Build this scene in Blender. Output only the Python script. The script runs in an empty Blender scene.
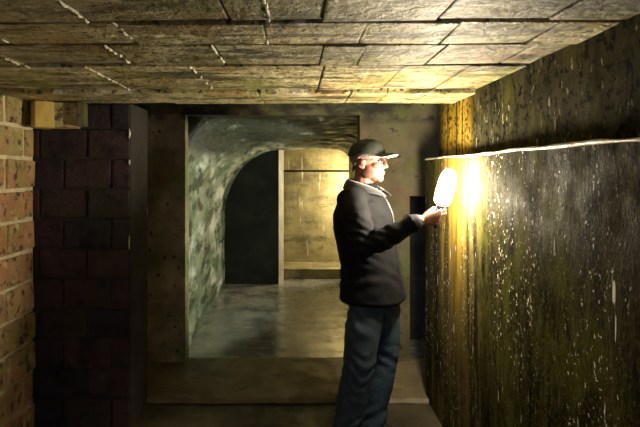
import bpy, bmesh, math, random
import numpy as np
from mathutils import Vector, Matrix, noise as mnoise
random.seed(7)
S = bpy.context.scene
COL = S.collection
PI = math.pi

# ------------------------------------------------------------------ camera
cam = bpy.data.cameras.new('camera'); camo = bpy.data.objects.new('camera', cam)
COL.objects.link(camo); camo.location = (0, 0, 1.6); camo.rotation_euler = (PI/2, 0, 0)
cam.sensor_width = 36; cam.lens = 28.1; cam.shift_x = 24/640; cam.shift_y = -41.5/640
cam.clip_start = 0.05
S.camera = camo
vs = S.view_settings
vs.view_transform = 'Standard'; vs.look = 'None'; vs.gamma = 1; vs.exposure = 0.32; vs.use_curve_mapping = False

# ------------------------------------------------------------------ materials
def mk(name):
    m = bpy.data.materials.new(name); m.use_nodes = True
    nt = m.node_tree; nt.nodes.clear()
    out = nt.nodes.new('ShaderNodeOutputMaterial'); b = nt.nodes.new('ShaderNodeBsdfPrincipled')
    nt.links.new(b.outputs[0], out.inputs[0])
    return m, nt, b

def mapped(nt, scale, off=(0, 0, 0)):
    tc = nt.nodes.new('ShaderNodeTexCoord'); mp = nt.nodes.new('ShaderNodeMapping')
    mp.inputs['Scale'].default_value = scale; mp.inputs['Location'].default_value = off
    nt.links.new(tc.outputs['Object'], mp.inputs[0]); return mp.outputs[0]

def noise_node(nt, scale3, sc, detail=4, rough=.6, off=(0, 0, 0)):
    n = nt.nodes.new('ShaderNodeTexNoise'); n.inputs['Scale'].default_value = sc
    n.inputs['Detail'].default_value = detail; n.inputs['Roughness'].default_value = rough
    nt.links.new(mapped(nt, scale3, off), n.inputs['Vector']); return n.outputs['Fac']

def ramp01(nt, src, lo, hi, a=0., b=1.):
    r = nt.nodes.new('ShaderNodeMapRange'); r.interpolation_type = 'SMOOTHSTEP'
    for k, v in zip(('From Min', 'From Max', 'To Min', 'To Max'), (lo, hi, a, b)): r.inputs[k].default_value = v
    nt.links.new(src, r.inputs['Value']); return r.outputs[0]

def mul(nt, a, b):
    m = nt.nodes.new('ShaderNodeMath'); m.operation = 'MULTIPLY'
    for i, v in enumerate((a, b)):
        if isinstance(v, (int, float)): m.inputs[i].default_value = v
        else: nt.links.new(v, m.inputs[i])
    return m.outputs[0]

def mixc(nt, fac, a, b):
    m = nt.nodes.new('ShaderNodeMix'); m.data_type = 'RGBA'
    ins = [i for i in m.inputs if i.type == 'RGBA']; f = m.inputs[0]
    if isinstance(fac, (int, float)): f.default_value = fac
    else: nt.links.new(fac, f)
    for i, v in zip(ins, (a, b)):
        if isinstance(v, tuple): i.default_value = (*v, 1)
        else: nt.links.new(v, i)
    return [o for o in m.outputs if o.type == 'RGBA'][0]

def axis_mask(nt, ax, lo0, lo1, hi0, hi1):
    g = nt.nodes.new('ShaderNodeTexCoord'); s = nt.nodes.new('ShaderNodeSeparateXYZ')
    nt.links.new(g.outputs['Object'], s.inputs[0]); v = s.outputs['XYZ'.index(ax)]
    return mul(nt, ramp01(nt, v, lo0, lo1), ramp01(nt, v, hi0, hi1, 1, 0))

def surface(name, c1, c2, base=((1, 1, 1), 3), overlays=(), rough=(.6, .9), bump=(.3, 25, .02),
            bump2=None, island=None, spec=.5, metallic=0, sheen=0):
    """c1/c2 mottled by noise; overlays: dict(col, s3, sc, lo, hi, op, mask)"""
    m, nt, b = mk(name)
    n = noise_node(nt, base[0], base[1], 5, .62)
    col = mixc(nt, ramp01(nt, n, .32, .68), c1, c2)
    if island:
        g = nt.nodes.new('ShaderNodeNewGeometry'); cr = nt.nodes.new('ShaderNodeValToRGB')
        cr.color_ramp.interpolation = 'CONSTANT'
        els = cr.color_ramp.elements
        while len(els) > 1: els.remove(els[-1])
        for i, c in enumerate(island[0]):
            e = els[0] if i == 0 else els.new(i/len(island[0]))
            e.position = i/len(island[0]); e.color = (*c, 1)
        nt.links.new(g.outputs['Random Per Island'], cr.inputs[0])
        col = mixc(nt, island[1], col, cr.outputs[0])
    for o in overlays:
        f = noise_node(nt, o.get('s3', (1, 1, 1)), o.get('sc', 5), o.get('det', 4), o.get('r', .6), o.get('off', (3.1, 7.7, 1.3)))
        f = mul(nt, ramp01(nt, f, o['lo'], o['hi']), o.get('op', 1))
        if 'mask' in o:
            for mk_ in o['mask']: f = mul(nt, f, axis_mask(nt, *mk_))
        if 'mask2' in o:
            s3, sc, lo, hi = o['mask2']; f = mul(nt, f, ramp01(nt, noise_node(nt, s3, sc), lo, hi))
        col = mixc(nt, f, col, o['col'])
    nt.links.new(col, b.inputs['Base Color'])
    rn = noise_node(nt, (1, 1, 1), 6, 3, .6, (5, 2, 9))
    nt.links.new(ramp01(nt, rn, .35, .65, rough[0], rough[1]), b.inputs['Roughness'])
    b.inputs['Specular IOR Level'].default_value = spec
    b.inputs['Metallic'].default_value = metallic
    b.inputs['Sheen Weight'].default_value = sheen
    prev = None
    for bp in (bump, bump2):
        if not bp: continue
        bn = nt.nodes.new('ShaderNodeBump'); bn.inputs['Strength'].default_value = bp[0]
        bn.inputs['Distance'].default_value = bp[2]
        s3 = bp[3] if len(bp) > 3 else (1, 1, 1)
        nt.links.new(noise_node(nt, s3, bp[1], 6, .65), bn.inputs['Height'])
        if prev: nt.links.new(prev, bn.inputs['Normal'])
        prev = bn.outputs[0]
    if prev: nt.links.new(prev, b.inputs['Normal'])
    return m

M = {}
def ceil_mat(name, k, wet):
    q = lambda c: tuple(min(.85, v*k) for v in c)
    return surface(name, q((.24, .20, .08)), q((.62, .55, .31)), ((1, 1.6, 1), 3.2),
    [dict(col=q((.06, .05, .016)), s3=(1, 3.5, 1), sc=3.2, lo=.48, hi=.64, op=.9),
     dict(col=q((.20, .215, .035)), sc=2.3, lo=.45, hi=.62, op=.7, off=(9, 1, 2)),
     dict(col=q((.30, .16, .035)), sc=3, lo=.50, hi=.66, op=.6, off=(2, 11, 2)),
     dict(col=(.03, .025, .012), sc=26, lo=.55, hi=.63, op=.92),
     dict(col=(.03, .024, .010), s3=(1, 6, 1), sc=2.2, lo=.54, hi=.63, op=.9, off=(22, 4, 1)),
     dict(col=q((.80, .74, .56)), s3=(1, 2.5, 1), sc=8, lo=.57, hi=.70, op=.7, off=(1, 8, 3))],
    rough=wet, bump=(.9, 9, .05), bump2=(.9, 40, .018), island=([q((.30, .25, .12)), q((.44, .38, .21)), q((.27, .26, .11)), q((.40, .33, .16))], .2))
M['ceiling'] = ceil_mat('ceiling_concrete', 1.0, (.28, .62))
M['ceiling_dark'] = ceil_mat('ceiling_concrete_grimy', .62, (.28, .6))
M['ceiling_pale'] = ceil_mat('ceiling_concrete_pale', 1.3, (.3, .6))
M['groove'] = surface('dark_joint', (.018, .014, .008), (.05, .04, .02), rough=(.8, .95))
M['calcite'] = surface('calcite_crust', (.75, .72, .60), (.55, .50, .36), ((1, 1, 1), 30), rough=(.3, .6), bump=(.5, 60, .01))
M['wall_right'] = surface('wet_dark_concrete', (.016, .015, .005), (.052, .046, .016), ((3, 3, .5), 5),
    [dict(col=(.19, .145, .055), s3=(6, 6, .45), sc=2.2, lo=.42, hi=.62, op=.8, mask=[('Y', 2.2, 2.75, 3.3, 3.5)], off=(8, 8, 1)),  # ochre streaks, strengthened near the lamp to paint its lit zone
     dict(col=(.006, .006, .005), s3=(4, 4, .6), sc=3.2, lo=.48, hi=.62, op=.85),
     dict(col=(.068, .070, .009), s3=(1, 1, .5), sc=3.4, lo=.48, hi=.66, op=.7, off=(2, 2, 2)),
     dict(col=(.045, .030, .050), s3=(1, 1, .5), sc=2.2, lo=.55, hi=.72, op=.35, off=(12, 5, 2)),
     dict(col=(.085, .070, .026), sc=60, det=2, lo=.54, hi=.64, op=.7, off=(4, 4, 4)),
     dict(col=(.006, .006, .004), s3=(1, 1, .5), sc=30, lo=.52, hi=.64, op=.6),
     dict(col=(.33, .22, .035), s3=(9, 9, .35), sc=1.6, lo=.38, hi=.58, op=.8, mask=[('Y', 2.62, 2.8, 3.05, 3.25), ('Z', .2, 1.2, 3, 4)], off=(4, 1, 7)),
     dict(col=(.12, .105, .05), s3=(9, 9, .6), sc=2.2, lo=.60, hi=.76, op=.4, off=(14, 3, 7)),
     dict(col=(.80, .78, .70), s3=(1, 1, .6), sc=72, det=2, lo=.645, hi=.69, op=.9, mask2=((3, 3, .5), 1.7, .46, .58)),
     dict(col=(.85, .82, .75), s3=(1, 1, .14), sc=30, det=2, lo=.70, hi=.74, op=.9, off=(7, 7, 4))],
    rough=(.5, .8), bump=(.4, 22, .012, (1, 1, .35)), bump2=(.8, 130, .005, (1, 1, .6)), spec=.006)
M['upper_right'] = surface('sooty_upper_concrete', (.018, .017, .008), (.055, .048, .024), ((2, 2, .5), 5),
    [dict(col=(.012, .012, .010), s3=(3, 3, .5), sc=3, lo=.50, hi=.66, op=.7),
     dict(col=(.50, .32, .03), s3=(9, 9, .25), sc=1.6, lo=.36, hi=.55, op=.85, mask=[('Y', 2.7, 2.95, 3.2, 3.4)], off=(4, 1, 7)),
     dict(col=(.004, .004, .003), sc=36, lo=.52, hi=.60, op=.85),
     dict(col=(.09, .08, .02), s3=(1, 1, .6), sc=5, lo=.5, hi=.66, op=.6, off=(3, 9, 3)),
     dict(col=(.30, .28, .2), s3=(1, 1, .4), sc=44, lo=.62, hi=.70, op=.7)],
    rough=(.5, .8), bump=(.4, 24, .012, (1, 1, .4)), bump2=(.8, 120, .005), spec=.01)
M['brick'] = surface('tan_brick', (.46, .25, .11), (.80, .53, .26), ((1, 1, 1), 8),
    [dict(col=(.36, .34, .09), sc=2.6, lo=.48, hi=.64, op=.75, off=(8, 2, 2)),
     dict(col=(.56, .50, .20), sc=6, lo=.36, hi=.56, op=.8, mask=[('Z', 1.5, 1.8, 3, 4)]),
     dict(col=(.08, .045, .025), sc=16, lo=.53, hi=.64, op=.85),
     dict(col=(.85, .70, .42), sc=12, lo=.57, hi=.68, op=.75, off=(1, 1, 5))],
    rough=(.7, .95), bump=(1, 22, .035), bump2=(.9, 80, .014),
    island=([(.76, .37, .16), (.52, .24, .11), (.72, .48, .21), (.60, .28, .15), (.82, .52, .25), (.47, .28, .16)], .6))
M['mortar'] = surface('pale_mortar', (.55, .47, .28), (.75, .66, .44), ((1, 1, 1), 12), rough=(.8, .95), bump=(.6, 50, .01))
M['dark_brick'] = surface('near_black_brick', (.028, .020, .022), (.060, .036, .036), ((1, 1, 1), 7),  # very dark red and purple brick tones
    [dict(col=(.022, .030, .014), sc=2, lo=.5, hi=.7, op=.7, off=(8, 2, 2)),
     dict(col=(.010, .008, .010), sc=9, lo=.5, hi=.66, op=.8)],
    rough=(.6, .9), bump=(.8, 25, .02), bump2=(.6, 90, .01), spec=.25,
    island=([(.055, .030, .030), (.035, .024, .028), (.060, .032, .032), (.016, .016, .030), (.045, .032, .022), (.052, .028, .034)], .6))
M['dark_mortar'] = surface('near_black_mortar', (.022, .020, .016), (.038, .032, .026), rough=(.8, .95))  # near-black joints and body behind the dark bricks
M['pier'] = surface('brown_damp_concrete', (.075, .064, .028), (.145, .125, .062), ((1, 1, .8), 4),
    [dict(col=(.10, .12, .03), sc=2.5, lo=.48, hi=.66, op=.7, off=(6, 2, 4)),
     dict(col=(.012, .012, .008), sc=14, lo=.60, hi=.68, op=.85),
     dict(col=(.012, .012, .010), s3=(1, 1, 1.5), sc=5, lo=.40, hi=.60, op=.9, mask=[('Z', 1.98, 2.06, 3, 3.1)]),
     dict(col=(.16, .09, .06), sc=3, lo=.55, hi=.7, op=.5, off=(16, 2, 4))],
    rough=(.55, .85), bump=(.6, 14, .02), bump2=(.5, 60, .01))
M['pilaster'] = surface('lightened_pilaster_concrete', (.27, .21, .11), (.46, .37, .21), ((1, 1, .8), 4),  # pier concrete in paler colours, offsetting the man's shadow here
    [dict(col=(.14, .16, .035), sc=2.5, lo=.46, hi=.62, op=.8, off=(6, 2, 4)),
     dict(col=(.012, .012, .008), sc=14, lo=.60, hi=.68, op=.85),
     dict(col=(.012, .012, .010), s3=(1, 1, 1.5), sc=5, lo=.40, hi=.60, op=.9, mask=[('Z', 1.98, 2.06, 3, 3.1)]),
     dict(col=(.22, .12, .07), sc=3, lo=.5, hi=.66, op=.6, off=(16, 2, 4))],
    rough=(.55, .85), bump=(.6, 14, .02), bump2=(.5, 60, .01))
M['vault'] = surface('limewashed_vault', (.16, .18, .095), (.42, .43, .31), ((1.2, .35, .8), 3.2),
    [dict(col=(.07, .13, .05), s3=(1.2, .35, .8), sc=3, lo=.48, hi=.60, op=.8),
     dict(col=(.025, .035, .02), s3=(1, .3, 1), sc=7, lo=.50, hi=.60, op=.85),
     dict(col=(.74, .75, .64), s3=(1, .3, .7), sc=4, lo=.52, hi=.64, op=.8, off=(5, 5, 2)),
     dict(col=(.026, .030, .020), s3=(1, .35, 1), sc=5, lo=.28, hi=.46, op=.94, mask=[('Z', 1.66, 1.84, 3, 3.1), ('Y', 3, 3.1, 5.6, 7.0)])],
    rough=(.4, .8), bump=(.7, 8, .04, (1, .5, 1)), bump2=(.6, 30, .012, (1, .5, 1)))
M['tunnel_end'] = surface('shadow_dark_render', (.010, .012, .009), (.018, .021, .015), ((1, 1, 1), 4), rough=(.7, .9), bump=(.4, 30, .01), spec=.1)  # near-black colour stands in for the pier's shadow on the end wall
M['pale_edge'] = surface('pale_render_corner', (.55, .50, .36), (.40, .36, .24), ((1, 1, .4), 12), rough=(.6, .9))
M['far_wall'] = surface('ochre_far_concrete', (.20, .165, .07), (.34, .285, .13), ((1, 1, 1), 2.5),
    [dict(col=(.09, .08, .035), s3=(1, 1, 3), sc=2, lo=.48, hi=.66, op=.7),
     dict(col=(.04, .035, .02), s3=(1, 1, 6), sc=3, lo=.6, hi=.7, op=.6, off=(4, 5, 1)),
     dict(col=(.62, .56, .38), s3=(9, 9, 1.2), sc=1.8, lo=.62, hi=.72, op=.8, off=(1.4, 5, 1))],
    rough=(.5, .8), bump=(.5, 12, .02))
M['floor'] = surface('damp_brown_floor', (.04, .033, .020), (.09, .075, .042), ((1, 1, 1), 2.5),
    [dict(col=(.035, .03, .02), sc=5, lo=.5, hi=.68, op=.7),
     dict(col=(.16, .13, .07), sc=9, lo=.62, hi=.75, op=.6, off=(1, 8, 8))],
    rough=(.35, .7), bump=(.5, 12, .015), bump2=(.4, 60, .006))
M['threshold'] = surface('worn_threshold', (.13, .105, .055), (.22, .18, .10), ((1, 1, 1), 3),
    [dict(col=(.06, .05, .03), sc=7, lo=.55, hi=.7, op=.6)], rough=(.4, .75), bump=(.5, 20, .012))
M['wet'] = surface('wet_tunnel_floor', (.10, .098, .08), (.27, .265, .215), ((1, 1, 1), 2.2),
    [dict(col=(.20, .19, .14), sc=4, lo=.58, hi=.72, op=.6)],
    rough=(.12, .34), bump=(.25, 5, .012), bump2=(.1, 40, .003), spec=1)
M['yellow'] = surface('yellow_concrete', (.46, .31, .06), (.60, .44, .12), ((1, 1, .5), 9), rough=(.6, .9), bump=(.4, 40, .01))  # plain yellow tone for one block of the beam stub
M['recess'] = surface('dark_recess_concrete', (.012, .012, .010), (.03, .028, .02), rough=(.6, .9), bump=(.4, 20, .01))  # near-black concrete for the recess, passage and gap walls

def fabric(name, c1, c2, sc=90, rough=.85, sheen=.3, bump=.25):
    return surface(name, c1, c2, ((1, 1, 1), 14), rough=(rough-.08, rough+.05), bump=(bump, 18, .012), bump2=(.2, 260, .002), sheen=sheen)
M['skin'] = surface('skin', (.185, .082, .060), (.25, .128, .094), ((1, 1, 1), 22),
    [dict(col=(.22, .06, .046), sc=14, lo=.52, hi=.7, op=.5)], rough=(.4, .55), bump=(.18, 90, .004))
M['lip'] = surface('lip', (.42, .16, .13), (.48, .2, .16), rough=(.4, .5), bump=None)
M['jacket'] = fabric('charcoal_jacket_cloth', (.0036, .0038, .0055), (.0065, .007, .0095), sheen=0)
for n_ in M['jacket'].node_tree.nodes:
    if n_.type == 'BSDF_PRINCIPLED': n_.inputs['Specular IOR Level'].default_value = .22
M['collar'] = fabric('slate_collar_lining', (.011, .0115, .016), (.018, .019, .025))
M['zip'] = surface('grey_zip_tape', (.014, .014, .016), (.022, .022, .026), rough=(.4, .5), bump=None)
M['jeans'] = surface('indigo_denim', (.018, .034, .052), (.034, .060, .090), ((1, 1, 1), 7),
    [dict(col=(.07, .115, .165), s3=(1, 1, .5), sc=5, lo=.56, hi=.75, op=.55)], rough=(.75, .9), bump=(.5, 16, .015), bump2=(.25, 240, .002))
M['cap'] = fabric('dark_green_cap_cloth', (.008, .011, .008), (.013, .017, .013), sheen=0)
M['visor_under'] = fabric('lamplit_visor_underside', (.20, .21, .19), (.26, .27, .25))  # lamplight from below put into the underside's pale grey
M['hair'] = surface('short_grey_hair', (.11, .09, .08), (.19, .17, .155), ((1, 1, .4), 60), rough=(.6, .8), bump=(.8, 150, .006))
M['frame'] = surface('dark_spectacle_metal', (.03, .02, .018), (.05, .03, .025), rough=(.25, .35), bump=None, metallic=.7)
M['eye'] = surface('eye_white', (.75, .72, .68), (.8, .77, .72), rough=(.1, .2), bump=None)
M['iris'] = surface('iris', (.05, .07, .09), (.08, .1, .12), rough=(.1, .2), bump=None)
M['shoe'] = surface('dark_brown_leather', (.03, .02, .015), (.05, .035, .025), rough=(.4, .6), bump=(.3, 60, .004))
M['sole'] = surface('black_rubber', (.015, .015, .015), (.025, .025, .025), rough=(.7, .9), bump=None)
M['grip'] = surface('black_lamp_grip', (.02, .02, .02), (.035, .035, .035), rough=(.4, .6), bump=(.4, 200, .002))
m, nt, b = mk('spectacle_glass'); b.inputs['Base Color'].default_value = (1, 1, 1, 1); b.inputs['Transmission Weight'].default_value = 1
b.inputs['Roughness'].default_value = 0; b.inputs['IOR'].default_value = 1.05; M['glass'] = m
m, nt, b = mk('glowing_lamp_tube'); b.inputs['Base Color'].default_value = (1, .95, .85, 1)
b.inputs['Emission Color'].default_value = (1, .86, .62, 1); b.inputs['Emission Strength'].default_value = 480
M['glow'] = m

# ------------------------------------------------------------------ mesh helpers
def link(name, verts, faces, mats, parent=None, mi=None, smooth=False, loc=None):
    me = bpy.data.meshes.new(name)
    if loc is not None: verts = [(v[0]-loc[0], v[1]-loc[1], v[2]-loc[2]) for v in verts]
    me.from_pydata([tuple(map(float, v)) for v in verts], [], [list(map(int, f)) for f in faces]); me.update()
    bm = bmesh.new(); bm.from_mesh(me); bmesh.ops.recalc_face_normals(bm, faces=bm.faces); bm.to_mesh(me); bm.free()
    for mm in (mats if isinstance(mats, (list, tuple)) else [mats]): me.materials.append(mm)
    if mi is not None: me.polygons.foreach_set('material_index', list(mi))
    if smooth: me.polygons.foreach_set('use_smooth', [True]*len(me.polygons))
    o = bpy.data.objects.new(name, me); COL.objects.link(o)
    if loc is not None: o.location = loc
    if parent: o.parent = parent
    return o

def struct(name, verts, faces, mats, mi=None, smooth=False):
    o = link(name, verts, faces, mats, mi=mi, smooth=smooth); o['kind'] = 'structure'; return o

class MB:
    def __init__(s): s.v = []; s.f = []; s.m = []
    def add(s, v, f, m=0):
        n = len(s.v); s.v += [tuple(x) for x in v]; s.f += [[i+n for i in q] for q in f]; s.m += [m]*len(f)
    def box(s, lo, hi, m=0, bev=0, jit=0, fr=None):
        """bevelled box; fr = (origin, ux, uy, uz) frame"""
        bm = bmesh.new(); bmesh.ops.create_cube(bm, size=1)
        for v in bm.verts:
            v.co = Vector([lo[i]+(v.co[i]+.5)*(hi[i]-lo[i]) for i in range(3)])
            if jit: v.co += Vector([random.uniform(-jit, jit) for _ in range(3)])
        if bev: bmesh.ops.bevel(bm, geom=list(bm.edges), offset=bev, segments=2, affect='EDGES', profile=.6)
        bm.verts.ensure_lookup_table(); bm.verts.index_update()
        vs_ = [v.co.copy() for v in bm.verts]
        if fr: vs_ = [fr[0]+fr[1]*v.x+fr[2]*v.y+fr[3]*v.z for v in vs_]
        s.add(vs_, [[v.index for v in f.verts] for f in bm.faces], m); bm.free()
    def lathe(s, prof, org, ax, n=24, m=0):
        ax = Vector(ax).normalized(); t = Vector((1, 0, 0)) if abs(ax.x) < .8 else Vector((0, 1, 0))
        e1 = ax.cross(t).normalized(); e2 = ax.cross(e1); org = Vector(org)
        v = []; f = []
        for r, h in prof:
            for k in range(n):
                a = 2*PI*k/n; v.append(org+ax*h+e1*(r*math.cos(a))+e2*(r*math.sin(a)))
        for i in range(len(prof)-1):
            for k in range(n): f.append([i*n+k, i*n+(k+1) % n, (i+1)*n+(k+1) % n, (i+1)*n+k])
        f.append(list(range(n))[::-1]); f.append([(len(prof)-1)*n+k for k in range(n)])
        s.add(v, f, m)
    def loft(s, rings, m=0, n=20):
        """rings: (center, e1, e2, a, b[, power])"""
        v = []; f = []
        for R in rings:
            c, e1, e2, a, b = R[:5]; p = R[5] if len(R) > 5 else 1
            for k in range(n):
                t = 2*PI*k/n; ct, st = math.cos(t), math.sin(t)
                ct = math.copysign(abs(ct)**p, ct); st = math.copysign(abs(st)**p, st)
                v.append(Vector(c)+Vector(e1)*(a*ct)+Vector(e2)*(b*st))
        for i in range(len(rings)-1):
            for k in range(n): f.append([i*n+k, i*n+(k+1) % n, (i+1)*n+(k+1) % n, (i+1)*n+k])
        f.append(list(range(n))[::-1]); f.append([(len(rings)-1)*n+k for k in range(n)])
        s.add(v, f, m)
    def tube(s, pts, rad, m=0, n=14, flat=1.0, up=None, cap=True):
        """tube through points with per-point radius, rounded ends"""
        P = [Vector(p) for p in pts]; R = list(rad) if isinstance(rad, (list, tuple)) else [rad]*len(P)
        if cap:
            d0 = (P[0]-P[1]).normalized(); d1 = (P[-1]-P[-2]).normalized()
            P = [P[0]+d0*R[0]*.85, P[0]+d0*R[0]*.5]+P+[P[-1]+d1*R[-1]*.5, P[-1]+d1*R[-1]*.85]
            R = [R[0]*.5, R[0]*.85]+R+[R[-1]*.85, R[-1]*.5]
        rings = []; e1 = None
        for i, p in enumerate(P):
            t = (P[min(i+1, len(P)-1)]-P[max(i-1, 0)]).normalized()
            if e1 is None:
                u = Vector(up) if up else (Vector((0, 0, 1)) if abs(t.z) < .9 else Vector((0, 1, 0)))
                e1 = (u-t*u.dot(t)).normalized()
            else: e1 = (e1-t*e1.dot(t)).normalized()
            rings.append((p, e1, t.cross(e1), R[i], R[i]*flat))
        s.loft(rings, m, n)
    def ell(s, c, r, axes=None, m=0, nu=20, nv=14):
        ax = axes or (Vector((1, 0, 0)), Vector((0, 1, 0)), Vector((0, 0, 1))); c = Vector(c)
        v = [c+ax[2]*r[2]]; f = []
        for i in range(1, nv):
            th = PI*i/nv
            for k in range(nu):
                ph = 2*PI*k/nu
                v.append(c+ax[0]*(r[0]*math.sin(th)*math.cos(ph))+ax[1]*(r[1]*math.sin(th)*math.sin(ph))+ax[2]*(r[2]*math.cos(th)))
        v.append(c-ax[2]*r[2])
        for k in range(nu): f.append([0, 1+k, 1+(k+1) % nu])
        for i in range(nv-2):
            for k in range(nu): f.append([1+i*nu+k, 1+(i+1)*nu+k, 1+(i+1)*nu+(k+1) % nu, 1+i*nu+(k+1) % nu])
        b = 1+(nv-2)*nu; e = len(v)-1
        for k in range(nu): f.append([e, b+(k+1) % nu, b+k])
        s.add(v, f, m)
    def grid_slab(s, org, u, v, nrm, nu, nv, thick, disp=0, dsc=4, m=0):
        """closed slab: front grid displaced along nrm by noise, flat back at -nrm*thick"""
        org, u, v, nrm = map(Vector, (org, u, v, nrm)); V = []; F = []
        for j in range(nv+1):
            for i in range(nu+1):
                p = org+u*(i/nu)+v*(j/nv)
                V.append(p+nrm*(disp*mnoise.fractal(p*dsc, 1.0, 2.0, 4)))
        N = len(V)
        for j in (0, 1):
            for i in (0, 1): V.append(org+u*i+v*j-nrm*thick)
        I = lambda i, j: j*(nu+1)+i
        for j in range(nv):
            for i in range(nu): F.append([I(i, j), I(i+1, j), I(i+1, j+1), I(i, j+1)])
        F.append([N, N+2, N+3, N+1])
        F.append([N]+[N+1]+[I(i, 0) for i in range(nu, -1, -1)])
        F.append([N+2]+[I(i, nv) for i in range(nu+1)]+[N+3])
        F.append([N]+[I(0, j) for j in range(nv+1)]+[N+2])
        F.append([N+1, N+3]+[I(nu, j) for j in range(nv, -1, -1)])
        s.add(V, F, m)

def remesh(mb, vox, it=4, fac=.5):
    me = bpy.data.meshes.new('tmp'); me.from_pydata([tuple(map(float, v)) for v in mb.v], [], mb.f); me.update()
    bm = bmesh.new(); bm.from_mesh(me); bmesh.ops.recalc_face_normals(bm, faces=bm.faces); bm.to_mesh(me); bm.free()
    o = bpy.data.objects.new('tmp', me); COL.objects.link(o)
    r = o.modifiers.new('r', 'REMESH'); r.mode = 'VOXEL'; r.voxel_size = vox
    if it: sm = o.modifiers.new('s', 'SMOOTH'); sm.factor = fac; sm.iterations = it
    dg = bpy.context.evaluated_depsgraph_get(); dg.update()
    ev = o.evaluated_get(dg); out = ev.to_mesh()
    n = len(out.vertices); V = np.empty(n*3); out.vertices.foreach_get('co', V); V = V.reshape(-1, 3)
    NR = np.empty(n*3); out.vertices.foreach_get('normal', NR); NR = NR.reshape(-1, 3)
    F = [list(p.vertices) for p in out.polygons]
    ev.to_mesh_clear(); bpy.data.objects.remove(o); bpy.data.meshes.remove(me)
    return V, NR, F

# ------------------------------------------------------------------ the chamber
XR, XU, LEDGE, HC = .92, .975, 1.686, 2.05
# floor
b = MB(); b.grid_slab((-2.2, -1.6, 0), (4.6, 0, 0), (0, 5.06, 0), (0, 0, 1), 90, 100, .25, .008, 3)
struct('floor', b.v, b.f, M['floor'], smooth=True)
b = MB(); b.grid_slab((-2.2, 3.46, .022), (4.6, 0, 0), (0, .78, 0), (0, 0, 1), 90, 20, .27, .006, 4)
struct('floor_threshold', b.v, b.f, M['threshold'], smooth=True)
b = MB(); b.grid_slab((-2.8, 4.255, .006), (5.6, 0, 0), (0, 3.2, 0), (0, 0, 1), 80, 60, .25, .006, 2)
struct('floor_tunnel', b.v, b.f, M['wet'], smooth=True)
b = MB(); b.grid_slab((-2.8, 7.455, .15), (5.6, 0, 0), (0, .8, 0), (0, 0, 1), 40, 8, .4, .006, 4)
struct('floor_gallery', b.v, b.f, M['far_wall'])

# ceiling of cast concrete blocks, open joints between the rows
b = MB()
rows = [(-1.6, -.9), (-.9, -.3), (-.3, .2), (.2, .58), (.58, .94), (.94, 1.25), (1.25, 1.5), (1.5, 1.77), (1.77, 2.12), (2.12, 2.72), (2.72, 3.12)]
joints = {7: [-1.5, -1.0, -.55, -.1, .215, .50, .80], 8: [-1.6, -1.15, -.68, -.30, .1, .25, .54, .85], 9: [-1.4, -.9, -.45, .12, .46, .74],
          10: [-1.5, -1.1, -.75, -.2, .30, .50, .72], 6: [-1.3, -.9, -.62, -.2, .08, .42, .75], 5: [-1.1, -.75, -.35, -.08, .2, .55]}
tilt = -.012
crust = MB()
for r, (y0, y1) in enumerate(rows):
    xs = [-2.2]+joints.get(r, [-1.7+.48*k+.2*(r % 2) for k in range(6)])+[1.35]
    for x0, x1 in zip(xs[:-1], xs[1:]):
        z = HC+random.uniform(-.004, .004)
        if r == 10: z = HC-.022
        g = .016 if r in (7, 8) else .007
        ms = {8: 3, 6: 3, 10: 4}.get(r, 0)
        fr = (Vector((0, 0, 0)), Vector((1, tilt, 0)), Vector((0, 1, 0)), Vector((0, 0, 1)))
        b.box((x0+.002, y0+g, z), (x1-.002, y1-g, z+.2), ms, .007, .004, fr)
b.box((-2.2, -1.6, HC+.035), (1.35, 3.10, HC+.26), 1)
for (r, xx) in ((7, -.55), (7, -.1), (8, -.68), (8, -.30), (9, -.9), (6, -.62), (6, -.08), (5, -.35), (6, -.9), (9, -.45), (8, -1.15), (7, -1.0)):
    y0, y1 = rows[r]; y = y0
    while y < y1-.02:
        if random.random() < .62:
            L = random.uniform(.015, .05); p = Vector((xx+random.uniform(-.004, .004), y+tilt*xx, HC))
            crust.tube([p, p+Vector((random.uniform(-.004, .004), L*.5, -.003)), p+Vector((0, L, 0))], [.003, random.uniform(.004, .007), .003], n=7)
        y += random.uniform(.03, .06)
b.add(crust.v, crust.f, 2)
struct('ceiling', b.v, b.f, [M['ceiling'], M['groove'], M['calcite'], M['ceiling_dark'], M['ceiling_pale']], b.m)

# right wall: lower proud face, set-back upper face, limescale lip along the ledge
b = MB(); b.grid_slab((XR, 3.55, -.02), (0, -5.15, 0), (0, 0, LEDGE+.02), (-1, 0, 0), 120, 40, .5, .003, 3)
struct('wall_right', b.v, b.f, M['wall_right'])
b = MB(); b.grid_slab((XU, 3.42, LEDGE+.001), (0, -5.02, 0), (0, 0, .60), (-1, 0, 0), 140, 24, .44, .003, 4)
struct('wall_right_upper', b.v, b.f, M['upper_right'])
b = MB(); pts = []; rr = []
for k in range(110):
    y = 3.55-k*.036; p = Vector((XR-.004, y, LEDGE+.004))
    pts.append(p+Vector((.006*mnoise.noise(p*6), 0, .006*mnoise.noise(p*5+Vector((3, 3, 3)))))); rr.append(.0065+.005*mnoise.noise(p*9))
b.tube(pts, rr, n=10)
struct('trim_1', b.v, b.f, M['calcite'], smooth=True)

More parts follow.
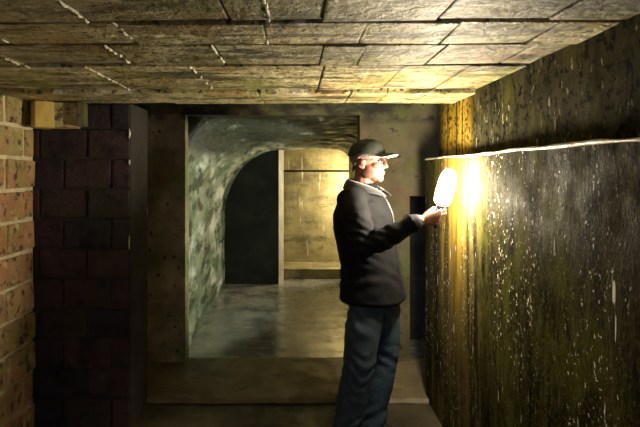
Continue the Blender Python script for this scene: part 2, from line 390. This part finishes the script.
# brick walls
def brick_wall(name, p0, d, nrm, length, z0, z1, bl, bh, mats, bulge=.006, thick=.3, gap=.006, extra=None):
    mb = MB(); p0, d, nrm = Vector(p0), Vector(d).normalized(), Vector(nrm).normalized()
    fr = (p0, d, nrm, Vector((0, 0, 1)))
    mb.box((0, -thick, z0), (length, -.014, z1), 1, 0, 0, fr)
    r = 0; z = z0
    while z < z1-.03:
        x = -bl*(.5 if r % 2 else 0); h = min(bh, z1-z)
        while x < length-.02:
            x0, x1 = max(x, 0), min(x+bl, length)
            if x1-x0 > .05:
                q = random.uniform(-bulge, bulge)
                mb.box((x0+gap, -.06, z+gap), (x1-gap, q, z+h-gap), 0, .010 if gap > .007 else .007, .0055 if gap > .007 else .0035, fr)
            x += bl
        z += bh; r += 1
    if extra: mb.add(extra.v, extra.f, 2)
    return struct(name, mb.v, mb.f, mats, mb.m)
A = Vector((-1.625, 3.11, 0)); B = Vector((-1.575, -1.6, 0)); d = (A-B).normalized()
brick_wall('wall_left', B, d, (d.y, -d.x, 0), (A-B).length, 0, 2.05, .40, .187, [M['brick'], M['mortar']], .010, .3, .0115)
flk = MB()
for yy in (3.112, 3.484):
    z = .9
    while z < 1.95:
        if random.random() < .45:
            h = random.uniform(.02, .09); p = Vector((-1.037+random.uniform(-.004, .004), yy, z)); w_ = random.uniform(.003, .006)
            flk.tube([p, p+Vector((random.uniform(-.004, .004), 0, h*.5)), p+Vector((0, 0, h))], [w_*.6, w_, w_*.5], n=7)
        z += random.uniform(.05, .13)
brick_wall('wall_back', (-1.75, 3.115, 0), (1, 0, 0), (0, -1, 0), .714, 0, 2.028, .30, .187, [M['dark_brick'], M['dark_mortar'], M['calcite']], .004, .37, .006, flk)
# lit stub of a beam under the ceiling
b = MB()
def splay(x0, x1, deg, z0, z1, m_, dep):
    c_, s_ = math.cos(math.radians(deg)), math.sin(math.radians(deg))
    b.box((0, 0, z0), (x1-x0, dep, z1), m_, .008, .004, (Vector((x0, 3.0-.06*(m_ == 1), 0)), Vector((c_, s_, 0)), Vector((-s_, c_, 0)), Vector((0, 0, 1))))
splay(-1.540, -1.43, 40, 1.862, 2.024, 1, .09); splay(-1.488, -1.32, 14, 1.866, 2.024, 0, .12); splay(-1.322, -1.27, 14, 1.875, 2.024, 2, .1)
struct('trim_2', b.v, b.f, [M['brick'], M['yellow'], M['pier']], b.m)

# middle wall with the tunnel mouth
b = MB()
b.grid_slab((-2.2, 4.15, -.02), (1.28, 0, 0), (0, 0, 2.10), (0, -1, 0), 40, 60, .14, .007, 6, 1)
b.grid_slab((.53, 4.15, -.02), (.415, 0, 0), (0, 0, 2.10), (0, -1, 0), 14, 60, .14, .007, 6)
b.grid_slab((.945, 4.15, 1.40), (1.455, 0, 0), (0, 0, .68), (0, -1, 0), 40, 18, .14, .007, 6)
b.grid_slab((-2.2, 4.15, 2.075), (4.6, 0, 0), (0, 0, .25), (0, -1, 0), 90, 10, .14, .007, 6)
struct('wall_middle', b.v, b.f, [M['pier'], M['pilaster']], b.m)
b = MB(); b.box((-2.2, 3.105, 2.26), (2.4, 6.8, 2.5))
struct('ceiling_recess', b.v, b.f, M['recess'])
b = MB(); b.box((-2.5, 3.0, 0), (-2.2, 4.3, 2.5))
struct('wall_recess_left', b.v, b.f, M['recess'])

# vaulted tunnel
def vault_profile(y):
    t = (y-4.27)/2.85; t = min(1, max(0, t))**.8
    rx = .36+.47*t; rz = .50+.46*t; crown = 2.085-.165*t; xl = -.965-.05*t; xr = .78
    out = [(xl, (crown-rz)*i/9) for i in range(9)]
    for i in range(27):
        a = (PI/2)*i/26; out.append((xl+rx*(1-math.cos(a)), crown-rz+rz*math.sin(a)))
    out += [(xl+rx+(xr-.2-xl-rx)*i/12, crown) for i in range(1, 13)]
    out += [(xr-.2+.2*math.sin(PI/2*i/8), crown-.2+.2*math.cos(PI/2*i/8)) for i in range(1, 9)]
    out += [(xr, (crown-.2)*(1-i/9)) for i in range(1, 10)]
    return out
b = MB(); ny = 50; P = []
for j in range(ny+1):
    y = 4.27+(7.12-4.27)*j/ny
    P.append([(x, y, z) for x, z in vault_profile(y)])
n = len(P[0]); V = []; F = []
for j in range(ny+1):
    for i in range(n):
        p = Vector(P[j][i]); c = Vector((-.12, p.y, 1.0)); d = (p-c); d.y = 0; d.normalize()
        course = .006*(1 if (p.y*2.2) % 1 < .06 else 0)
        V.append(p+d*(.018*mnoise.fractal(p*3, 1, 2, 4)+course))
N = len(V)
for j in range(ny+1):
    for i in range(n):
        p = Vector(P[j][i]); c = Vector((-.12, p.y, 1.0)); d = (p-c); d.y = 0; d.normalize(); V.append(p+d*.14)
for j in range(ny):
    for i in range(n-1):
        a = j*n+i; F.append([a, a+1, a+n+1, a+n]); F.append([N+a, N+a+n, N+a+n+1, N+a+1])
for i in range(n-1):
    F.append([i, N+i, N+i+1, i+1]); a = ny*n+i; F.append([a, a+1, N+a+1, N+a])
for j in range(ny):
    a = j*n; F.append([a, a+n, N+a+n, N+a]); a = j*n+n-1; F.append([a, N+a, N+a+n, a+n])
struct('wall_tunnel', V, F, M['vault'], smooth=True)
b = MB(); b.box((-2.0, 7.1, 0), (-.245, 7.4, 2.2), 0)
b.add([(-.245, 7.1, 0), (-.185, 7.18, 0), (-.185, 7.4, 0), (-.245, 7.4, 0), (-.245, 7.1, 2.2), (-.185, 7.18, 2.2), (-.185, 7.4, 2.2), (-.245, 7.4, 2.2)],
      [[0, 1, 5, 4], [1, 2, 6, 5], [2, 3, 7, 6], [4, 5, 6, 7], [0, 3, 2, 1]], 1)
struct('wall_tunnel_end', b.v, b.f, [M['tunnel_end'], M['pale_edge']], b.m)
# the gallery behind
b = MB()
b.grid_slab((-2.8, 8.05, .1), (5.6, 0, 0), (0, 0, 1.50), (0, -1, 0), 80, 24, .3, .01, 4)
b.grid_slab((-2.8, 8.035, 1.635), (5.6, 0, 0), (0, 0, .5), (0, -1, 0), 80, 10, .3, .008, 4)
b.box((-2.8, 8.09, 1.59), (2.8, 8.3, 1.65), 1)
struct('wall_gallery', b.v, b.f, [M['far_wall'], M['groove']], b.m)
b = MB(); b.box((-2.8, 7.42, 2.02), (2.8, 8.2, 2.3)); b.box((-.25, 7.1, 2.02), (1.2, 7.42, 2.3))
struct('ceiling_gallery', b.v, b.f, M['far_wall'])
b = MB(); b.box((.78, 7.1, 0), (2.8, 7.4, 2.2))
struct('wall_gallery_front', b.v, b.f, M['far_wall'])
b = MB(); b.box((-3.0, 7.3, 0), (-2.8, 8.3, 2.3)); struct('wall_gallery_left', b.v, b.f, M['far_wall'])
b = MB(); b.box((2.8, 7.3, 0), (3.0, 8.3, 2.3)); struct('wall_gallery_right', b.v, b.f, M['far_wall'])
# side passage behind the end of the right wall
b = MB(); b.box((2.2, 3.3, 0), (2.4, 4.4, 2.26)); struct('wall_passage', b.v, b.f, M['recess'])

b = MB(); b.box((.93, 4.75, 0), (2.4, 4.9, 2.26)); struct('wall_dark_gap', b.v, b.f, M['recess'])  # back of a gap added to make a dark strip beside the pier
b = MB(); b.box((2.2, 4.29, 0), (2.4, 4.9, 2.26)); struct('wall_dark_gap_right', b.v, b.f, M['recess'])  # right side of the added gap

# ------------------------------------------------------------------ the man
BASE = Vector((.41, 2.94, 0))
SH = Vector((.01, .07, .004))
ang = math.radians(-25)
F_ = Vector((math.cos(ang), math.sin(ang), 0)); L_ = Vector((-F_.y, F_.x, 0)); Z = Vector((0, 0, 1))
shR = Vector((.300, 2.745, 1.445)); elR = Vector((.362, 2.60, 1.20)); wrR = Vector((.632, 2.545, 1.35))
shL = Vector((.475, 3.10, 1.44)); elL = Vector((.47, 3.19, 1.16)); wrL = Vector((.54, 3.16, .92))
hipR = Vector((.405, 2.85, .90)); knR = Vector((.350, 2.80, .50)); anR = Vector((.275, 2.80, .09))
hipL = Vector((.512, 3.00, .90)); knL = Vector((.535, 3.01, .50)); anL = Vector((.445, 2.99, .09))

body = MB()
# torso and pelvis under the clothes
for_t = [(.86, .435, 2.87, .155, .11), (.95, .435, 2.87, .16, .115), (1.1, .425, 2.87, .145, .105), (1.25, .41, 2.86, .165, .115), (1.38, .40, 2.855, .175, .11), (1.45, .397, 2.85, .13, .085), (1.49, .395, 2.85, .07, .065)]
body.loft([((x, y+.07, z), L_, F_, w, dd) for z, x, y, w, dd in for_t], n=28)
# limbs
body.tube([shR+Vector((.03, .05, -.01)), shR, shR.lerp(elR, .5), elR, elR.lerp(wrR, .3), wrR], [.055, .055, .05, .042, .043, .029])
body.tube([shL+Vector((-.03, -.05, -.01)), shL, shL.lerp(elL, .5), elL, elL.lerp(wrL, .3), wrL], [.055, .055, .05, .042, .043, .029])
for h, k, a in ((hipR, knR, anR), (hipL, knL, anL)):
    body.tube([h+Vector((0, 0, .04)), h.lerp(k, .4), k, k.lerp(a, .35), a, a-Vector((0, 0, .03))], [.085, .078, .055, .056, .038, .036])
    body.tube([a+F_*-.03-Z*.04, a+F_*.06-Z*.05, a+F_*.15-Z*.06], [.035, .035, .022], flat=1.2)
# hands: right one closed round the lamp's grip
def hand(mb, W, a, u, nrm, curl=True, thumb=True):
    P_ = lambda q, w, n_: W+a*q+u*w+nrm*n_
    mb.loft([(P_(-.01, 0, 0), u, nrm, .024, .02), (P_(.02, 0, 0), u, nrm, .032, .018), (P_(.05, 0, .001), u, nrm, .041, .016), (P_(.08, 0, .001), u, nrm, .042, .0145), (P_(.098, 0, .001), u, nrm, .038, .011)], n=18)
    mb.ell(P_(.035, .024, .012), (.03, .018, .015), (a, u, nrm))          # ball of the thumb
    lens = [(.043, .027, .022), (.047, .030, .023), (.044, .028, .022), (.035, .022, .019)]
    for i in range(4):
        r0 = P_(.092-.004*abs(i-1), .031-.0205*i, 0); aa = (35, 110, 172) if curl else (12+3*i, 30+4*i, 45+5*i)
        p = [r0-a*.02, r0]
        for s_, t in zip(lens[i], aa):
            t = math.radians(t); p.append(p[-1]+a*(s_*math.cos(t))+nrm*(s_*math.sin(t)))
        mb.tube(p, [.0095, .0098, .009, .0082, .0072], n=10)
    if curl: p = [P_(.015, .02, .006), P_(.045, .043, .02), P_(.075, .049, .036), P_(.101, .046, .048)]
    else: p = [P_(.015, .022, .004), P_(.045, .045, .012), P_(.072, .052, .020), P_(.095, .052, .026)]
    mb.tube(p, [.014, .0125, .0105, .0088], n=12)
h_ax = Vector((.26, 0, .966)).normalized(); a_ax = Vector((.985, 0, .17)).normalized(); n_ax = Vector((0, 1, 0))
hand(body, wrR+a_ax*.012, a_ax, h_ax, n_ax)
aL = (wrL-elL).normalized(); nL = Vector((-.3, -.9, 0)); nL = (nL-aL*nL.dot(aL)).normalized(); uL = nL.cross(aL)
uL = uL if uL.x > 0 else -uL
hand(body, wrL+aL*.01, aL, uL, nL, False)
# head
ha = math.radians(-24); hp = math.radians(2)
HF = Vector((math.cos(ha)*math.cos(hp), math.sin(ha)*math.cos(hp), -math.sin(hp))); HL = Vector((-math.sin(ha), math.cos(ha), 0)); HU = HF.cross(HL)
HS = 1.05; HO = Vector((.412, 2.905, 1.545))
def H(x, y, z): return HO+(HF*x+HL*y+HU*z)*HS
hax = (HF, HL, HU)
def hell(c, r): body.ell(H(*c), [q*HS for q in r], hax, nu=28, nv=20)
body.tube([(.392, 2.938, 1.42), (.394, 2.932, 1.50), H(-.015, 0, .06)], [.064, .06, .058])
hell((-.005, 0, .148), (.098, .077, .092)); hell((.028, 0, .085), (.066, .060, .078)); hell((.045, 0, .035), (.045, .042, .034))
hell((.072, 0, .016), (.022, .024, .018)); hell((.078, 0, .150), (.016, .045, .03)); hell((.083, 0, .127), (.013, .046, .009))
for sgn in (-1, 1):
    hell((.055, .040*sgn, .090), (.030, .022, .022)); hell((.022, .052*sgn, .045), (.042, .014, .028))
    # ear
    e0 = MB(); pts = []
    for k in range(11):
        t = -2.3+k*.46; pts.append(H(-.016+.016*math.cos(t)-.006*math.sin(t), (.078+.006*math.cos(t)*-1)*sgn, .105+.030*math.sin(t)))
    body.tube(pts, [.0055*HS]*11, n=8); hell((-.012, .073*sgn, .105), (.013, .007, .024)); hell((-.004, .073*sgn, .078), (.009, .006, .010))
body.tube([H(.084, 0, .132), H(.096, 0, .110), H(.106, 0, .090)], [.009, .0105, .0115], n=14); hell((.106, 0, .086), (.013, .012, .010))
for sgn in (-1, 1): hell((.095, .012*sgn, .082), (.012, .009, .008))
hell((.088, 0, .055), (.013, .024, .006)); hell((.087, 0, .044), (.012, .021, .006)); hell((.080, 0, .062), (.014, .026, .014)); hell((.078, 0, .03), (.016, .022, .014))
V, NR, Fc = remesh(body, .0042, 3, .5)
# eye hollows, mouth line, cheek folds
hl = (V-np.array(HO)) @ np.array([HF, HL, HU]).T/HS
def g(c, s): return np.exp(-(((hl-np.array(c))/np.array(s))**2).sum(1))
off = np.zeros(len(V))
for sgn in (-1, 1):
    off -= .011*g((.088, .031*sgn, .113), (.03, .016, .010)); off -= .0035*g((.085, .030*sgn, .060), (.02, .006, .018))
    off -= .004*g((.065, .045*sgn, .062), (.03, .014, .016))
off -= .0035*g((.098, 0, .0495), (.02, .024, .0025)); off -= .003*g((.09, 0, .036), (.02, .02, .004))
V = V+NR*off[:, None]
lipm = ((np.abs(hl[:, 2]-.0495) < .0085) & (np.abs(hl[:, 1]) < .022) & (hl[:, 0] > .082) & (hl[:, 0] < .12))
mi = [1 if lipm[f[0]] else 0 for f in Fc]
man = link('person', V, Fc, [M['skin'], M['lip']], mi=mi, smooth=True, loc=BASE)
man['label'] = 'man in dark jacket, jeans and cap holding a bright lamp to the wall'; man['category'] = 'person'

def child(name, V, F, mats, parent=None, mi=None, smooth=True, label=None):
    par = parent or man
    o = link(name, V, F, mats, mi=mi, smooth=smooth, loc=BASE)
    o.location = (0, 0, 0)
    o.parent = par
    if label: o['label'] = label
    return o

# jacket
jk = MB()
jr = [(.845, .450, 2.935, .207, .182), (.87, .450, 2.935, .215, .188), (.95, .447, 2.937, .210, .182), (1.05, .438, 2.938, .200, .170), (1.16, .420, 2.935, .206, .172), (1.27, .403, 2.93, .218, .178), (1.36, .397, 2.927, .222, .168), (1.425, .394, 2.925, .195, .142), (1.475, .392, 2.925, .135, .108), (1.51, .392, 2.925, .092, .085), (1.535, .394, 2.925, .078, .076)]
jk.loft([((x, y, z), L_, F_, w, dd, .88) for z, x, y, w, dd in jr], n=40)
jk.tube([shR+Vector((.05, .09, .0)), shR+Vector((.0, .01, -.005)), shR.lerp(elR, .35), shR.lerp(elR, .7), elR+Vector((.005, 0, 0)), elR.lerp(wrR, .25), elR.lerp(wrR, .6), elR.lerp(wrR, .93)],
        [.078, .082, .079, .072, .066, .062, .052, .044], n=22)
jk.tube([shL+Vector((-.05, -.09, 0)), shL+Vector((0, -.01, -.005)), shL.lerp(elL, .35), elL, elL.lerp(wrL, .5), elL.lerp(wrL, .95)], [.078, .082, .076, .064, .053, .044], n=22)
V, NR, Fc = remesh(jk, .0075, 6, .5)
off = np.zeros(len(V))
eln = np.array(elR); ax = np.array((wrR-elR).normalized()); axu = np.array((elR-shR).normalized())
for i, v in enumerate(V):
    p = Vector(v)
    w = .0045*mnoise.fractal(Vector((p.x*7, p.y*7, p.z*10)), 1, 2, 3)
    de = np.linalg.norm(v-eln)
    fold = math.exp(-(de/.13)**2)
    if fold > .02:
        s_ = float(np.dot(v-eln, ax-axu)); w += fold*.0065*math.sin(s_*95+2*mnoise.noise(p*14))
    tors = math.exp(-((p.z-1.0)/.12)**2); w += tors*.003*math.sin((p.z+.5*p.x)*50+7*mnoise.noise(p*5))
    w += .004*math.exp(-((p.z-.862)/.012)**2)                                   # hem band
    dc = abs(float(np.dot(v-np.array(elR.lerp(wrR, .90)), ax)));
    if de > .15 and dc < .03 and np.linalg.norm(v-np.array(wrR)) < .1: w += .0035*math.exp(-(dc/.012)**2)
    # diagonal drag folds from the shoulder over the chest
    w += .005*math.exp(-((p.z-1.27)/.12)**2)*math.sin((p.z*.8+p.x*.9)*55+3*mnoise.noise(p*6))*(.6 if p.y < 2.86 else .3)
    off[i] = w
V = V+NR*off[:, None]
jacket = child('jacket', V, Fc, M['jacket'], label='charcoal zipped jacket')
# collar: stands at the nape, folds open in front
cv = []; cf = []; nC = 41; prof = [(0, 0, 0), (.006, .018, 0), (.003, .042, 0), (.010, .050, 0), (.022, .040, 0), (.034, .018, 0), (.044, -.010, 0)]
for k in range(nC):
    t = -2.75+5.5*k/(nC-1)                         # 0 = nape
    openf = (abs(t)/2.75)**2
    dirv = (-F_*math.cos(t)+L_*math.sin(t))
    for q, (o1, zz, _) in enumerate(prof):
        r = .079+o1*(1+.55*openf)
        z = 1.512-.045*openf+zz*(1-.45*openf)
        cv.append(Vector((.392, 2.925, 0))+dirv*r+F_*(.02*openf)+Z*z)
nq = len(prof)
for k in range(nC-1):
    for q in range(nq-1): cf.append([k*nq+q, (k+1)*nq+q, (k+1)*nq+q+1, k*nq+q+1])
def thicken(V, F, t):
    me = bpy.data.meshes.new('t'); me.from_pydata([tuple(v) for v in V], [], F); bm = bmesh.new(); bm.from_mesh(me)
    bmesh.ops.recalc_face_normals(bm, faces=bm.faces); bmesh.ops.solidify(bm, geom=list(bm.faces), thickness=t)
    bm.verts.index_update(); out = ([v.co.copy() for v in bm.verts], [[v.index for v in f.verts] for f in bm.faces]); bm.free(); return out
cv, cf = thicken(cv, cf, .005)
child('collar', cv, cf, M['collar'], jacket, label='slate grey fold-over collar').location = (0, 0, 0)
# zip down the front
b = MB(); pts = []
for z in np.linspace(.86, 1.47, 30):
    i = max(k for k in range(len(jr)) if jr[k][0] <= z); i = min(i, len(jr)-2); t = (z-jr[i][0])/(jr[i+1][0]-jr[i][0])
    x, y, dd = [jr[i][k]*(1-t)+jr[i+1][k]*t for k in (1, 2, 4)]
    pts.append(Vector((x, y, z))+F_*(dd+.002))
b.tube(pts, .006, n=8, flat=1.4); child('zip', b.v, b.f, M['zip'], jacket)
# jeans
jn = MB()
jn.loft([((.45, 2.94, .80), L_, F_, .170, .145, .9), ((.45, 2.94, .86), L_, F_, .182, .150, .9), ((.447, 2.94, .93), L_, F_, .178, .145, .9), ((.447, 2.94, .99), L_, F_, .168, .128, .9)], n=30)
for h, k, a, s_ in ((hipR, knR, anR, -1), (hipL, knL, anL, 1)):
    jn.tube([h+Vector((.0, 0, .02)), h+Vector((0, 0, -.09)), h.lerp(k, .5), k, k.lerp(a, .4), k.lerp(a, .75), a+F_*.01+Vector((0, 0, -.035))], [.098, .108, .106, .090, .088, .084, .086], n=22, up=tuple(F_))
V, NR, Fc = remesh(jn, .0075, 5, .5)
off = np.zeros(len(V))
for i, v in enumerate(V):
    p = Vector(v); w = .006*mnoise.fractal(Vector((p.x*6, p.y*6, p.z*8)), 1, 2, 3)
    w += .0035*math.exp(-((p.z-.50)/.10)**2)*math.sin((p.z+.6*p.x-.4*p.y)*75+6*mnoise.noise(p*7)) + .006*math.exp(-((p.z-.13)/.09)**2)*math.sin((p.z-.5*p.x)*90+5*mnoise.noise(p*8))
    w += .0045*math.exp(-((p.z-.78)/.08)**2)*math.sin((p.z+p.x*.8)*70+3*mnoise.noise(p*6))
    off[i] = w
V = V+NR*off[:, None]
jeans = child('jeans', V, Fc, M['jeans'], label='blue denim jeans')
# shoes
for a in (anR, anL):
    sm = MB(); f0 = Vector((a.x, a.y, 0))
    rg = [(-.085, .02, .05), (-.075, .036, .075), (-.03, .041, .10), (.03, .044, .095), (.09, .049, .07), (.15, .046, .055), (.185, .03, .04), (.198, .012, .025)]
    sm.loft([(f0+F_*x+Z*(.018+h*.5), L_, Z, w, h*.5, .8) for x, w, h in rg], n=24)
    V, NR, Fc = remesh(sm, .006, 4)
    sh = child('shoe', V, Fc, M['shoe'], label='dark leather shoe')
    b = MB(); b.loft([(f0+F_*x+Z*.016, L_, Z, w+.004, .014, .6) for x, w, h in rg], n=24)
    child('sole', b.v, b.f, M['sole'], sh)
# cap
CT = math.radians(-4); CF = HF*math.cos(CT)-HU*math.sin(CT); CU = HF*math.sin(CT)+HU*math.cos(CT)
CO = H(-.006, 0, .150)
def C(x, y, z): return CO+(CF*x+HL*y+CU*z)*HS
cm = MB(); V = []; Fc = []; nu, nv = 48, 16
for j in range(nv+1):
    th = (PI/2)*j/nv
    for k in range(nu):
        ph = 2*PI*k/nu; seam = 1-.012*math.exp(-((((ph+PI/6) % (PI/3))-PI/6)/.05)**2)
        rr = math.cos(th)**.82 if j < nv else 0
        V.append(C(.107*rr*math.cos(ph)*seam, .087*rr*math.sin(ph)*seam, -.004+.091*math.sin(th)**1.05*(1+.05*math.cos(ph)*math.cos(th))))
for j in range(nv):
    for k in range(nu): Fc.append([j*nu+k, j*nu+(k+1) % nu, (j+1)*nu+(k+1) % nu, (j+1)*nu+k])
V, Fc = thicken(V, Fc, .004)
cap = child('cap', V, Fc, M['cap'], label='dark green peaked cap')
V = []; Fc = []; nk, nr = 25, 8
for j in range(nr+1):
    s_ = j/nr
    for k in range(nk):
        ph = (-1+2*k/(nk-1))*1.12
        ext = .074*math.cos(ph*.80)**.6*s_
        x, y = (.104*math.cos(ph)+ext), .086*math.sin(ph)*(1+.03*s_)
        V.append(C(x, y, .004-.016*(y/.08)**2-.010*s_*s_))
for j in range(nr):
    for k in range(nk-1): Fc.append([j*nk+k, j*nk+k+1, (j+1)*nk+k+1, (j+1)*nk+k])
V, Fc = thicken(V, Fc, .0045)
vz = child('visor', V, Fc, [M['cap'], M['visor_under']], cap)
me = vz.data
for p in me.polygons: p.material_index = 1 if Vector(p.normal).dot(CU) < -.3 else 0
b = MB(); b.ell(C(0, 0, .088), (.009, .009, .005)); child('button', b.v, b.f, M['cap'], cap)
# hair at the nape and temples
V = []; Fc = []; n1, n2 = 40, 14
for j in range(n2+1):
    for k in range(n1+1):
        ph = PI+(-1+2*k/n1)*2.0; back = .5-.5*math.cos(2*PI*k/n1)
        zlow = .125-.075*max(0, 1-abs(ph-PI)/1.25)**.7
        z = zlow+(.165-zlow)*j/n2
        q = math.sqrt(max(.05, 1-((z-.148)/.094)**2)) if z < .148 else 1
        q = max(q, .80)
        V.append(H(-.005+.1005*q*math.cos(ph), .0795*q*math.sin(ph), z))
for j in range(n2):
    for k in range(n1): a = j*(n1+1)+k; Fc.append([a, a+1, a+n1+2, a+n1+1])
V, Fc = thicken(V, Fc, .003)
child('hair', V, Fc, M['hair'], label='short grey hair below the cap')
# eyes
for sgn in (-1, 1):
    b = MB(); b.ell(H(.0785, .031*sgn, .1135), (.0115,)*3, hax); b.ell(H(.0855, .031*sgn, .1135), (.005, .0055, .0055), hax, 1)
    child('eye', b.v, b.f, [M['eye'], M['iris']], mi=b.m)
# spectacles
b = MB()
for sgn in (-1, 1):
    pts = [H(.1085-.010*abs(math.cos(t)*.5+.5)*1, (.032+.023*math.cos(t))*sgn, .112+.016*math.sin(t)) for t in np.linspace(0, 2*PI, 25)]
    b.tube(pts, .0016, n=6, cap=False)
    b.tube([H(.098, .056*sgn, .118), H(.05, .073*sgn, .119), H(-.005, .080*sgn, .118), H(-.025, .079*sgn, .105)], .0016, n=6)
b.tube([H(.1075, -.010, .114), H(.1125, 0, .117), H(.1075, .010, .114)], .0016, n=6)
gl = child('spectacles', b.v, b.f, M['frame'], label='thin dark framed spectacles')
for sgn in (-1, 1):
    b = MB(); c = H(.1045, .032*sgn, .112); b.lathe([(.001, -.0008), (.018, -.0008), (.018, .0008), (.001, .0008)], c, HF*1.0+HL*(.2*sgn), 20)
    child('lens', b.v, b.f, M['glass'], gl)

# ------------------------------------------------------------------ the lamp in his hand
gc = wrR+a_ax*(.012+.096)+n_ax*.031
LB = gc-h_ax*.065
b = MB(); b.lathe([(.008, 0), (.0115, .003), (.0115, .108), (.020, .114), (.024, .118), (.024, .126), (.012, .128)], LB, h_ax, 24)
lamp = bpy.data.objects.new('hand_lamp', None); COL.objects.link(lamp); lamp.location = LB; lamp.empty_display_size = .05
lamp['label'] = 'glowing white hand lamp gripped upright beside the wet right wall'; lamp['category'] = 'lamp'
def lp(name, b, m_, label=None):
    o = link(name, b.v, b.f, m_, smooth=True, loc=LB); o.location = (0, 0, 0); o.parent = lamp
    if label: o['label'] = label
    return o
lp('grip', b, M['grip'], 'slim black grip')
b = MB(); b.lathe([(.018, .1265), (.034, .131), (.043, .148), (.045, .20), (.043, .262), (.036, .295), (.023, .313), (.008, .319)], LB, h_ax, 28)
lp('lamp_tube', b, M['glow'], 'blazing white lamp tube')

for o_ in (man, lamp): o_.location += Vector((.006, .04, 0))

# ------------------------------------------------------------------ light
w = bpy.data.worlds.new('world'); S.world = w; w.use_nodes = True
bg = w.node_tree.nodes['Background']; bg.inputs[0].default_value = (.9, .85, 1, 1); bg.inputs[1].default_value = .55
ld = bpy.data.lights.new('gallery_light', 'POINT'); ld.energy = 85; ld.color = (1, .87, .60); ld.shadow_soft_size = .12
lo = bpy.data.objects.new('gallery_light', ld); lo.location = (1.0, 7.6, 1.35); COL.objects.link(lo)
ld = bpy.data.lights.new('vault_fill_spot', 'SPOT'); ld.energy = 72; ld.color = (.95, 1, .80); ld.shadow_soft_size = .06  # unseen spot added to brighten the vault's left side
ld.spot_size = math.radians(104); ld.spot_blend = .35
lo = bpy.data.objects.new('vault_fill_spot', ld); lo.location = (.70, 4.62, 1.30); COL.objects.link(lo)
lo.rotation_euler = Vector((-1, .46, -.02)).to_track_quat('-Z', 'Y').to_euler()
S.cycles.sample_clamp_indirect = 6
